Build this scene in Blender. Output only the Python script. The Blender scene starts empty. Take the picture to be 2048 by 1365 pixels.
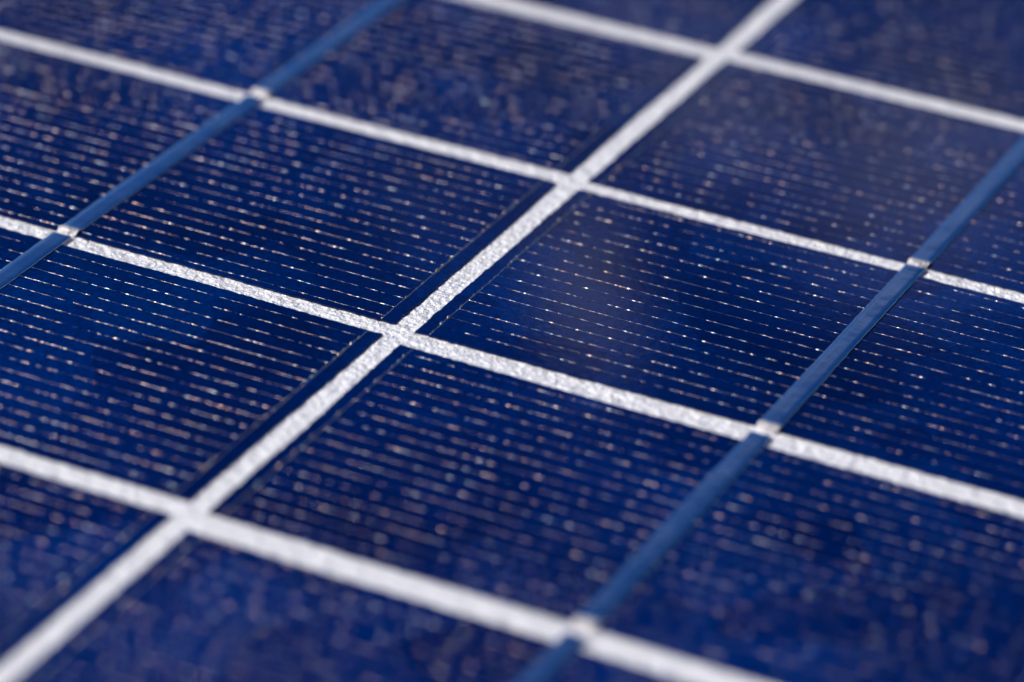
import bpy, math, random
import numpy as np
from mathutils import Matrix, Vector

# ------------------------------------------------------------------ camera
S = 0.026                      # metres per u unit (half a cell width)
ASP = 1.02145                  # v unit / u unit
SV = S * ASP
sc = bpy.context.scene
r1 = Vector((0.89544738, 0.2457489, -0.37118927))     # panel u axis seen from the camera (x right, y down, z forward)
r2 = Vector((0.44275789, -0.40500848, 0.79995849))    # panel v axis
r3 = Vector((0.04625412, -0.88066771, -0.47147104))   # panel normal
t = Vector((-0.73644847, 0.39455547, 8.89734542))
cam_d = bpy.data.cameras.new('camera')
cam = bpy.data.objects.new('camera', cam_d)
sc.collection.objects.link(cam)
R = Matrix(((r1.x, -r1.y, -r1.z), (r2.x, -r2.y, -r2.z), (r3.x, -r3.y, -r3.z)))
pos = Vector((-t.dot(r1), -t.dot(r2), -t.dot(r3))) * S
M = R.to_4x4(); M.translation = pos + Vector((0, 0, 0.00013))
cam.matrix_world = M
cam_d.sensor_width = 36.0
cam_d.lens = 7703.03 / 2048 * 36.0
cam_d.clip_start = 0.01
cam_d.clip_end = 100.0
cam_d.dof.use_dof = True
ray = Vector((0, (612 - 682.5) / 7703.0, 1.0))
cam_d.dof.focus_distance = (r3.dot(t) / r3.dot(ray)) * S
cam_d.dof.aperture_fstop = 18.8
cam_d.dof.aperture_blades = 0
sc.camera = cam
sc.render.resolution_x = 1024
sc.render.resolution_y = 682

# ------------------------------------------------------------------ sky + sun
sun_dir = Vector((-0.66, -0.22, 0.68)).normalized()
SUN_EL = math.asin(sun_dir.z)
SUN_AZ = math.atan2(sun_dir.x, sun_dir.y)
# small clouds: direction, angular radius, density
CLOUDS = [(-0.359, 0.816, 0.456, 0.014, 0.85), (-0.362, 0.821, 0.444, 0.012, 0.80), (-0.354, 0.812, 0.466, 0.013, 0.75), (-0.358, 0.816, 0.455, 0.026, 0.22), (-0.283, 0.862, 0.424, 0.045, 0.50), (-0.335, 0.845, 0.417, 0.026, 0.50),
          (-0.394, 0.804, 0.436, 0.03, 0.12), (-0.50, 0.685, 0.52, 0.04, 0.15), (-0.36, 0.845, 0.395, 0.05, 0.16),
          (0.5, 0.6, 0.5, 0.3, 0.5), (-0.2, -0.8, 0.5, 0.35, 0.6), (0.8, -0.3, 0.4, 0.3, 0.5)]
w = bpy.data.worlds.new('World'); sc.world = w; w.use_nodes = True
nt = w.node_tree; nt.nodes.clear(); N = nt.nodes.new; L = nt.links.new
out = N('ShaderNodeOutputWorld'); bg = N('ShaderNodeBackground'); bg.inputs['Strength'].default_value = 0.05
sky = N('ShaderNodeTexSky'); sky.sky_type = 'NISHITA'; sky.sun_disc = False
sky.sun_elevation = SUN_EL; sky.sun_rotation = SUN_AZ
sky.altitude = 1500; sky.dust_density = 0.0; sky.ozone_density = 4.0; sky.air_density = 1.0
tc = N('ShaderNodeTexCoord')
hs = N('ShaderNodeHueSaturation'); hs.inputs['Saturation'].default_value = 1.6; hs.inputs['Hue'].default_value = 0.51
L(sky.outputs['Color'], hs.inputs['Color'])
def mathn(op, a, b=None, clamp=False):
    m_ = N('ShaderNodeMath'); m_.operation = op; m_.use_clamp = clamp
    for i_, x_ in enumerate((a, b)):
        if x_ is None: continue
        if isinstance(x_, (int, float)): m_.inputs[i_].default_value = x_
        else: L(x_, m_.inputs[i_])
    return m_.outputs[0]
def mapr(src, a0, a1, b0, b1):
    m_ = N('ShaderNodeMapRange'); m_.interpolation_type = 'SMOOTHSTEP'
    for k_, v_ in zip(('From Min', 'From Max', 'To Min', 'To Max'), (a0, a1, b0, b1)): m_.inputs[k_].default_value = v_
    L(src, m_.inputs['Value']); return m_.outputs['Result']
cn = N('ShaderNodeTexNoise'); cn.inputs['Scale'].default_value = 22.0; cn.inputs['Detail'].default_value = 3.0
L(tc.outputs['Generated'], cn.inputs['Vector'])
sub = N('ShaderNodeVectorMath'); sub.operation = 'SUBTRACT'; L(cn.outputs['Color'], sub.inputs[0]); sub.inputs[1].default_value = (0.5, 0.5, 0.5)
sca = N('ShaderNodeVectorMath'); sca.operation = 'SCALE'; L(sub.outputs[0], sca.inputs[0]); sca.inputs['Scale'].default_value = 0.035
wv_ = N('ShaderNodeVectorMath'); wv_.operation = 'ADD'; L(tc.outputs['Generated'], wv_.inputs[0]); L(sca.outputs[0], wv_.inputs[1])
sep = N('ShaderNodeSeparateXYZ'); L(wv_.outputs[0], sep.inputs[0])
cloud = mathn('MULTIPLY', mapr(sep.outputs['Z'], 0.455, 0.38, 0.0, 1.0), 0.06)     # thin haze towards the horizon
for (dx, dy, dz, rad_, amt) in CLOUDS:
    dn = N('ShaderNodeVectorMath'); dn.operation = 'DISTANCE'; L(wv_.outputs[0], dn.inputs[0]); dn.inputs[1].default_value = (dx, dy, dz)
    cloud = mathn('ADD', cloud, mapr(dn.outputs['Value'], rad_, rad_ * 0.25, 0.0, amt))
mx = N('ShaderNodeMix'); mx.data_type = 'RGBA'
L(mathn('MULTIPLY', cloud, 1.0, True), mx.inputs['Factor']); L(hs.outputs['Color'], mx.inputs['A'])
mx.inputs['B'].default_value = (11.5, 11.8, 14.0, 1)
L(mx.outputs['Result'], bg.inputs['Color']); L(bg.outputs[0], out.inputs[0])
sd = bpy.data.lights.new('sun', 'SUN'); sd.energy = 5.0; sd.angle = math.radians(0.5); sd.color = (1.0, 0.95, 0.9)
so = bpy.data.objects.new('sun', sd); sc.collection.objects.link(so)
so.rotation_euler = sun_dir.to_track_quat('Z', 'Y').to_euler()
so.location = (0, 0, 0.5)

sc.view_settings.view_transform = 'Standard'; sc.view_settings.look = 'None'
sc.view_settings.exposure = 0.17; sc.view_settings.gamma = 1.0; sc.view_settings.use_curve_mapping = False
sc.render.engine = 'CYCLES'
sc.cycles.use_denoising = True
sc.cycles.use_adaptive_sampling = False
sc.cycles.max_bounces = 6
sc.cycles.sample_clamp_indirect = 4.0
sc.cycles.caustics_reflective = False

# ------------------------------------------------------------------ materials
def mat(name):
    m = bpy.data.materials.new(name); m.use_nodes = True
    n = m.node_tree; b = n.nodes['Principled BSDF']
    return m, n, b
def noise(n, scale, detail=3.0, rough=0.5, vec=None, kind='ShaderNodeTexNoise'):
    t_ = n.nodes.new(kind)
    t_.inputs['Scale'].default_value = scale
    if kind == 'ShaderNodeTexNoise':
        t_.inputs['Detail'].default_value = detail; t_.inputs['Roughness'].default_value = rough
    if vec is None:
        c = n.nodes.new('ShaderNodeTexCoord'); vec = c.outputs['Object']
    n.links.new(vec, t_.inputs['Vector'])
    return t_
def bump(n, src, strength, dist):
    b = n.nodes.new('ShaderNodeBump'); b.inputs['Strength'].default_value = strength
    b.inputs['Distance'].default_value = dist
    n.links.new(src, b.inputs['Height']); return b
def ramp(n, src, stops):
    r = n.nodes.new('ShaderNodeValToRGB')
    e = r.color_ramp.elements
    e[0].position, e[0].color = stops[0][0], stops[0][1] + (1,)
    e[1].position, e[1].color = stops[-1][0], stops[-1][1] + (1,)
    for p_, c_ in stops[1:-1]:
        k = e.new(p_); k.color = c_ + (1,)
    n.links.new(src, r.inputs['Fac']); return r

# blue silicon under a thin clear laminate
M_CELL, n, b = mat('blue_silicon')
v = noise(n, 150.0, kind='ShaderNodeTexVoronoi')
g = ramp(n, v.outputs['Color'], [(0.0, (0.0, 0.0046, 0.052)), (0.5, (0.0, 0.0074, 0.070)), (1.0, (0.0, 0.0112, 0.088))])
fn = noise(n, 2600.0, 4.0, 0.6)
fr = ramp(n, fn.outputs['Fac'], [(0.3, (0.55, 0.6, 0.62)), (0.7, (1.4, 1.35, 1.3))])
mm = n.nodes.new('ShaderNodeMix'); mm.data_type = 'RGBA'; mm.blend_type = 'MULTIPLY'; mm.inputs['Factor'].default_value = 1.0
n.links.new(g.outputs['Color'], mm.inputs['A']); n.links.new(fr.outputs['Color'], mm.inputs['B'])
lo = noise(n, 45.0, 2.0)
lr = ramp(n, lo.outputs['Fac'], [(0.35, (0.5, 0.55, 0.66)), (0.65, (1.4, 1.42, 1.28))])
m2 = n.nodes.new('ShaderNodeMix'); m2.data_type = 'RGBA'; m2.blend_type = 'MULTIPLY'; m2.inputs['Factor'].default_value = 1.0
n.links.new(mm.outputs['Result'], m2.inputs['A']); n.links.new(lr.outputs['Color'], m2.inputs['B'])
n.links.new(m2.outputs['Result'], b.inputs['Base Color'])
b.inputs['Roughness'].default_value = 0.6
b.inputs['Specular IOR Level'].default_value = 0.0
b.inputs['Coat Weight'].default_value = 1.0; b.inputs['Coat IOR'].default_value = 1.38
b.inputs['Coat Roughness'].default_value = 0.05
wn = noise(n, 1500.0, 2.0)
bp = bump(n, wn.outputs['Fac'], 0.10, 0.00003)
n.links.new(bp.outputs['Normal'], b.inputs['Coat Normal'])

# white backsheet with the embossed cover film over it
M_WHITE, n, b = mat('white_backsheet')
wn = noise(n, 2300.0, 3.5, 0.6)
wn2 = noise(n, 900.0, 2.0)
ad = n.nodes.new('ShaderNodeMath'); ad.operation = 'ADD'
n.links.new(wn.outputs['Fac'], ad.inputs[0]); n.links.new(wn2.outputs['Fac'], ad.inputs[1])
bp = bump(n, ad.outputs[0], 1.0, 0.00046)
n.links.new(bp.outputs['Normal'], b.inputs['Normal'])
gr = noise(n, 2600.0, 2.0)
g = ramp(n, gr.outputs['Fac'], [(0.38, (0.66, 0.68, 0.74)), (0.55, (0.86, 0.85, 0.86))])
n.links.new(g.outputs['Color'], b.inputs['Base Color'])
b.inputs['Subsurface Weight'].default_value = 0.8
b.inputs['Subsurface Radius'].default_value = (0.8, 0.85, 1.0)
b.inputs['Subsurface Scale'].default_value = 0.00016
b.inputs['Roughness'].default_value = 0.45
b.inputs['Coat Weight'].default_value = 1.0; b.inputs['Coat Roughness'].default_value = 0.14
n.links.new(bp.outputs['Normal'], b.inputs['Coat Normal'])

# screen printed silver
M_SILVER, n, b = mat('printed_silver')
wn = noise(n, 9000.0, 3.0)
bp = bump(n, wn.outputs['Fac'], 0.6, 0.00004)
n.links.new(bp.outputs['Normal'], b.inputs['Normal'])
cnz = noise(n, 2200.0, 1.0)
g = ramp(n, cnz.outputs['Fac'], [(0.36, (0.62, 0.41, 0.31)), (0.5, (0.58, 0.48, 0.43)), (0.64, (0.46, 0.52, 0.52))])
n.links.new(g.outputs['Color'], b.inputs['Base Color'])
b.inputs['Metallic'].default_value = 1.0
b.inputs['Roughness'].default_value = 0.38

# tinned copper ribbon
M_RIB, n, b = mat('tinned_ribbon')
wn = noise(n, 260.0, 3.0)
g = ramp(n, wn.outputs['Fac'], [(0.35, (0.56, 0.76, 0.98)), (0.65, (0.74, 0.81, 0.95))])
n.links.new(g.outputs['Color'], b.inputs['Base Color'])
bp = bump(n, wn.outputs['Fac'], 0.35, 0.0003)
n.links.new(bp.outputs['Normal'], b.inputs['Normal'])
b.inputs['Metallic'].default_value = 1.0
b.inputs['Roughness'].default_value = 0.22

# dull, grainy solder where the ribbon bends
M_SOLDER, n, b = mat('dull_solder')
wn = noise(n, 1600.0, 3.0)
bp = bump(n, wn.outputs['Fac'], 1.0, 0.0004)
n.links.new(bp.outputs['Normal'], b.inputs['Normal'])
b.inputs['Base Color'].default_value = (0.44, 0.42, 0.43, 1)
b.inputs['Metallic'].default_value = 0.6
b.inputs['Roughness'].default_value = 0.62

# ------------------------------------------------------------------ helpers
coll = sc.collection
def mesh_obj(name, verts, faces, m, parent, smooth=True):
    me = bpy.data.meshes.new(name)
    me.from_pydata([tuple(p) for p in verts], [], faces)
    me.materials.append(m)
    if smooth:
        me.polygons.foreach_set('use_smooth', [True] * len(me.polygons))
    me.update()
    o = bpy.data.objects.new(name, me); coll.objects.link(o); o.parent = parent
    return o
rng = np.random.default_rng(7)
def smooth_noise(n_, width):
    a = rng.standard_normal(n_ + 6 * width)
    k = np.exp(-0.5 * (np.arange(-3 * width, 3 * width + 1) / max(width, 0.5)) ** 2)
    a = np.convolve(a, k / np.sqrt((k ** 2).sum()), 'same')
    return a[3 * width:3 * width + n_]

def bead_line(a, bpt, z, step, w0, h0, jit, gap_=0.00045):
    """irregular printed line from a to bpt (x, y metres): half round strip with varying width and height"""
    a = np.array(a, float); bpt = np.array(bpt, float)
    ln = np.linalg.norm(bpt - a); d = (bpt - a) / ln; s = np.array([-d[1], d[0]])
    n_ = max(6, int(ln / step))
    tt = np.linspace(0, 1, n_)
    fine = smooth_noise(n_, 1)
    slow = smooth_noise(n_, 16)
    xs = tt * ln
    bead = np.zeros(n_)
    x_ = rng.exponential(gap_)
    while x_ < ln:
        sg = rng.uniform(0.00005, 0.00010); am = rng.lognormal(-0.40, 0.95)
        i0, i1 = np.searchsorted(xs, (x_ - 3.5 * sg, x_ + 3.5 * sg))
        bead[i0:i1] += am * np.exp(-0.5 * ((xs[i0:i1] - x_) / sg) ** 2)
        x_ += 0.00012 + rng.exponential(gap_)
    bead = np.clip(bead, 0, 3.4)
    wv = w0 * np.clip(0.72 + 0.08 * fine + 0.06 * slow + 0.62 * bead, 0.4, 3.0)
    hv = h0 * np.clip(0.70 + 0.16 * fine + 0.08 * slow + 2.2 * bead, 0.4, 6.0)
    off = jit * (0.6 * smooth_noise(n_, 5) + 0.5 * smooth_noise(n_, 2))
    ang = np.radians([180, 140, 100, 60, 28, 0])
    V = []
    for k in range(n_):
        c = a + d * ln * tt[k] + s * off[k]
        for q in ang:
            p = c + s * (math.cos(q) * wv[k] / 2)
            V.append((p[0], p[1], z - 0.000004 + math.sin(q) * hv[k]))
    m_ = len(ang); F = []
    for k in range(n_ - 1):
        for q in range(m_ - 1):
            i = k * m_ + q
            F.append((i, i + 1, i + m_ + 1, i + m_))
    F.append(tuple(range(m_))[::-1]); F.append(tuple((n_ - 1) * m_ + q for q in range(m_)))
    return V, F
def merge(parts):
    V, F = [], []
    for v_, f_ in parts:
        o = len(V); V += v_; F += [tuple(i + o for i in f) for f in f_]
    return V, F

# ------------------------------------------------------------------ the panel
panel = bpy.data.objects.new('solar_panel', None); coll.objects.link(panel)
panel['label'] = 'deep blue solar panel with white gaps, fine silver lines and flat metal ribbons'
panel['category'] = 'solar panel'

ZB = 0.00000          # backsheet surface
ZC = 0.00013          # top of the cells
U0, U1, V0, V1 = -4.25, 4.25, -2.2, 5.2
# backsheet: slab with rounded corners
T = 0.0028
cs = []
rad = 0.004
for cx, cy, a0 in ((U1 * S - rad, V1 * SV - rad, 0), (U0 * S + rad, V1 * SV - rad, 90), (U0 * S + rad, V0 * SV + rad, 180), (U1 * S - rad, V0 * SV + rad, 270)):
    for k in range(7):
        q = math.radians(a0 + 15 * k); cs.append((cx + rad * math.cos(q), cy + rad * math.sin(q)))
nb = len(cs)
V = [(x, y, ZB) for x, y in cs] + [(x, y, ZB - T) for x, y in cs]
F = [tuple(range(nb)), tuple(range(2 * nb - 1, nb - 1, -1))] + [(i, i + nb, (i + 1) % nb + nb, (i + 1) % nb) for i in range(nb)]
mesh_obj('backsheet', V, F, M_WHITE, panel, smooth=False)

# measured limits of the cells (units: u to the nearest ribbon, v from gap to gap)
gap_left = {0: (-0.035, 0.037), 1: (0.979, 1.041), 2: (1.979, 2.045), 3: (2.948, 3.033)}
gap_right = {0: (-0.074, 0.016), 1: (0.950, 1.029), 2: (1.972, 2.028), 3: (2.966, 3.040)}
def gap(col, j):
    tb = gap_left if col in (0, 1) else gap_right
    if j in tb: return tb[j]
    return (j - 0.036, j + 0.036)
cols = {0: (-3.97, -2.09), 1: (-2.03, -0.036), 2: (0.0285, 1.965), 3: (2.03, 3.97)}
endm = {1: (0.042, 0.040), 2: (0.039, 0.040), 0: (0.04, 0.04), 3: (0.04, 0.04)}
first = {(1, 1): 0.024, (2, 1): 0.058, (2, 0): 0.043, (2, 2): 0.050}
PITCH = 0.0537
rib_u = {0: -3.0, 1: -1.0107, 2: 0.9955, 3: 3.0}

def cell_outline(x0, x1, y0, y1):
    P = []
    step = 0.0003
    def side(a, b_):
        a = np.array(a); b_ = np.array(b_); ln = np.linalg.norm(b_ - a); d = (b_ - a) / ln; s = np.array([-d[1], d[0]])
        n_ = int(ln / step)
        nz = rng.standard_normal(n_) * 0.000030 + smooth_noise(n_, 9) * 0.00003
        nz[0] = 0
        for k in range(n_):
            p = a + d * ln * k / n_ + s * nz[k]; P.append((p[0], p[1]))
    side((x0, y0), (x1, y0)); side((x1, y0), (x1, y1)); side((x1, y1), (x0, y1)); side((x0, y1), (x0, y0))
    return P

for col in range(4):
    for j in range(-2, 5):
        near = col in (1, 2) and -1 <= j <= 3
        x0, x1 = cols[col][0] * S, cols[col][1] * S
        gy0, gy1 = gap(col, j)[1], gap(col, j + 1)[0]
        if j == -2: gy0 = -1.96
        if j == 4: gy1 = 4.96
        y0, y1 = gy0 * SV, gy1 * SV
        P = cell_outline(x0, x1, y0, y1)
        nb = len(P)
        V = [(x, y, ZC) for x, y in P] + [(x, y, 0.00002) for x, y in P]
        F = [tuple(range(nb)), tuple(range(2 * nb - 1, nb - 1, -1))] + [(i, i + nb, (i + 1) % nb + nb, (i + 1) % nb) for i in range(nb)]
        cell = mesh_obj('solar_cell', V, F, M_CELL, panel, smooth=False)
        # silver lines
        e0, e1 = (cols[col][0] + endm[col][0]) * S, (cols[col][1] - endm[col][1]) * S
        step = 0.00010 if near else 0.0005
        f0 = gy0 + first.get((col, j), (gy1 - gy0 - 16 * PITCH) / 2)
        parts = []
        for k in range(17):
            y = (f0 + k * PITCH) * SV
            parts.append(bead_line((e0, y), (e1, y), ZC, step, 0.000041, 0.0000080, 0.000014))
        V, F = merge(parts)
        mesh_obj('finger_lines', V, F, M_SILVER, cell)
        for xe in (e0, e1):
            V, F = bead_line((xe, y0 + 0.0002), (xe, y1 - 0.0002), ZC, step, 0.000085, 0.000028, 0.000020, 0.00022)
            mesh_obj('edge_line', V, F, M_SILVER, cell)

# ribbons: each lies on one cell, starts a little over the gap above it and bends down into the gap below it
RW, RT = 0.00148, 0.00009
def ribbon(col, j):
    g0 = gap(col, j); g1 = gap(col, j + 1)
    ys, ye = (g1[0] + 0.047) * SV, g0[1] * SV       # start (far, blunt) and the lower edge of the cell
    gw = (g0[1] - g0[0]) * SV
    path = []
    n_ = 150
    zt = ZC + 0.00003
    path.append((ys, zt - 0.00004))
    for k in range(n_ + 1):
        y = ys - 0.00012 + (ye + 0.0008 - (ys - 0.00012)) * k / n_
        path.append((y, zt))
    path += [(ye + 0.00060, zt + 0.00005), (ye + 0.00042, zt + 0.00011), (ye + 0.00028, zt + 0.00012), (ye + 0.00014, zt + 0.00005), (ye - 0.00004, zt - 0.00010), (ye - 0.00022, zt - 0.00026), (ye - 0.00036, zt - 0.00030), (ye - gw * 0.5, -0.00012), (ye - gw * 0.85, -0.00014)]
    m_ = len(path)
    sl, sr = smooth_noise(m_, 1) * 0.000008 + smooth_noise(m_, 12) * 0.00001, smooth_noise(m_, 1) * 0.000016 + smooth_noise(m_, 12) * 0.000014
    lift = smooth_noise(m_, 10) * 0.000012
    xc = rib_u[col] * S
    prof = [(-0.5, 0.0), (-0.5, 0.7), (-0.475, 0.95), (-0.2, 1.0), (0.2, 1.0), (0.475, 0.95), (0.5, 0.7), (0.5, 0.0)]
    V = []
    for k, (y, z) in enumerate(path):
        zz = z + (lift[k] if 4 < k < m_ - 10 else 0)
        tap = 0.86 if k == 0 else 1.0
        for px, pz in prof:
            e = sl[k] if px < 0 else sr[k]
            V.append((xc + px * RW * tap + (e if abs(px) > 0.4 else 0), y, zz + pz * RT))
    q = len(prof); F = []
    for k in range(m_ - 1):
        for i in range(q):
            a = k * q + i; b_ = k * q + (i + 1) % q
            F.append((a, b_, b_ + q, a + q))
    F.append(tuple(range(q))[::-1]); F.append(tuple((m_ - 1) * q + i for i in range(q)))
    o = mesh_obj('ribbon', V, F, M_RIB, panel)
    o.data.materials.append(M_SOLDER)
    for k in range(m_ - 9, m_ - 3):
        for i in range(q): o.data.polygons[k * q + i].material_index = 1
    return o
for col in range(4):
    for j in range(-2, 5):
        ribbon(col, j)
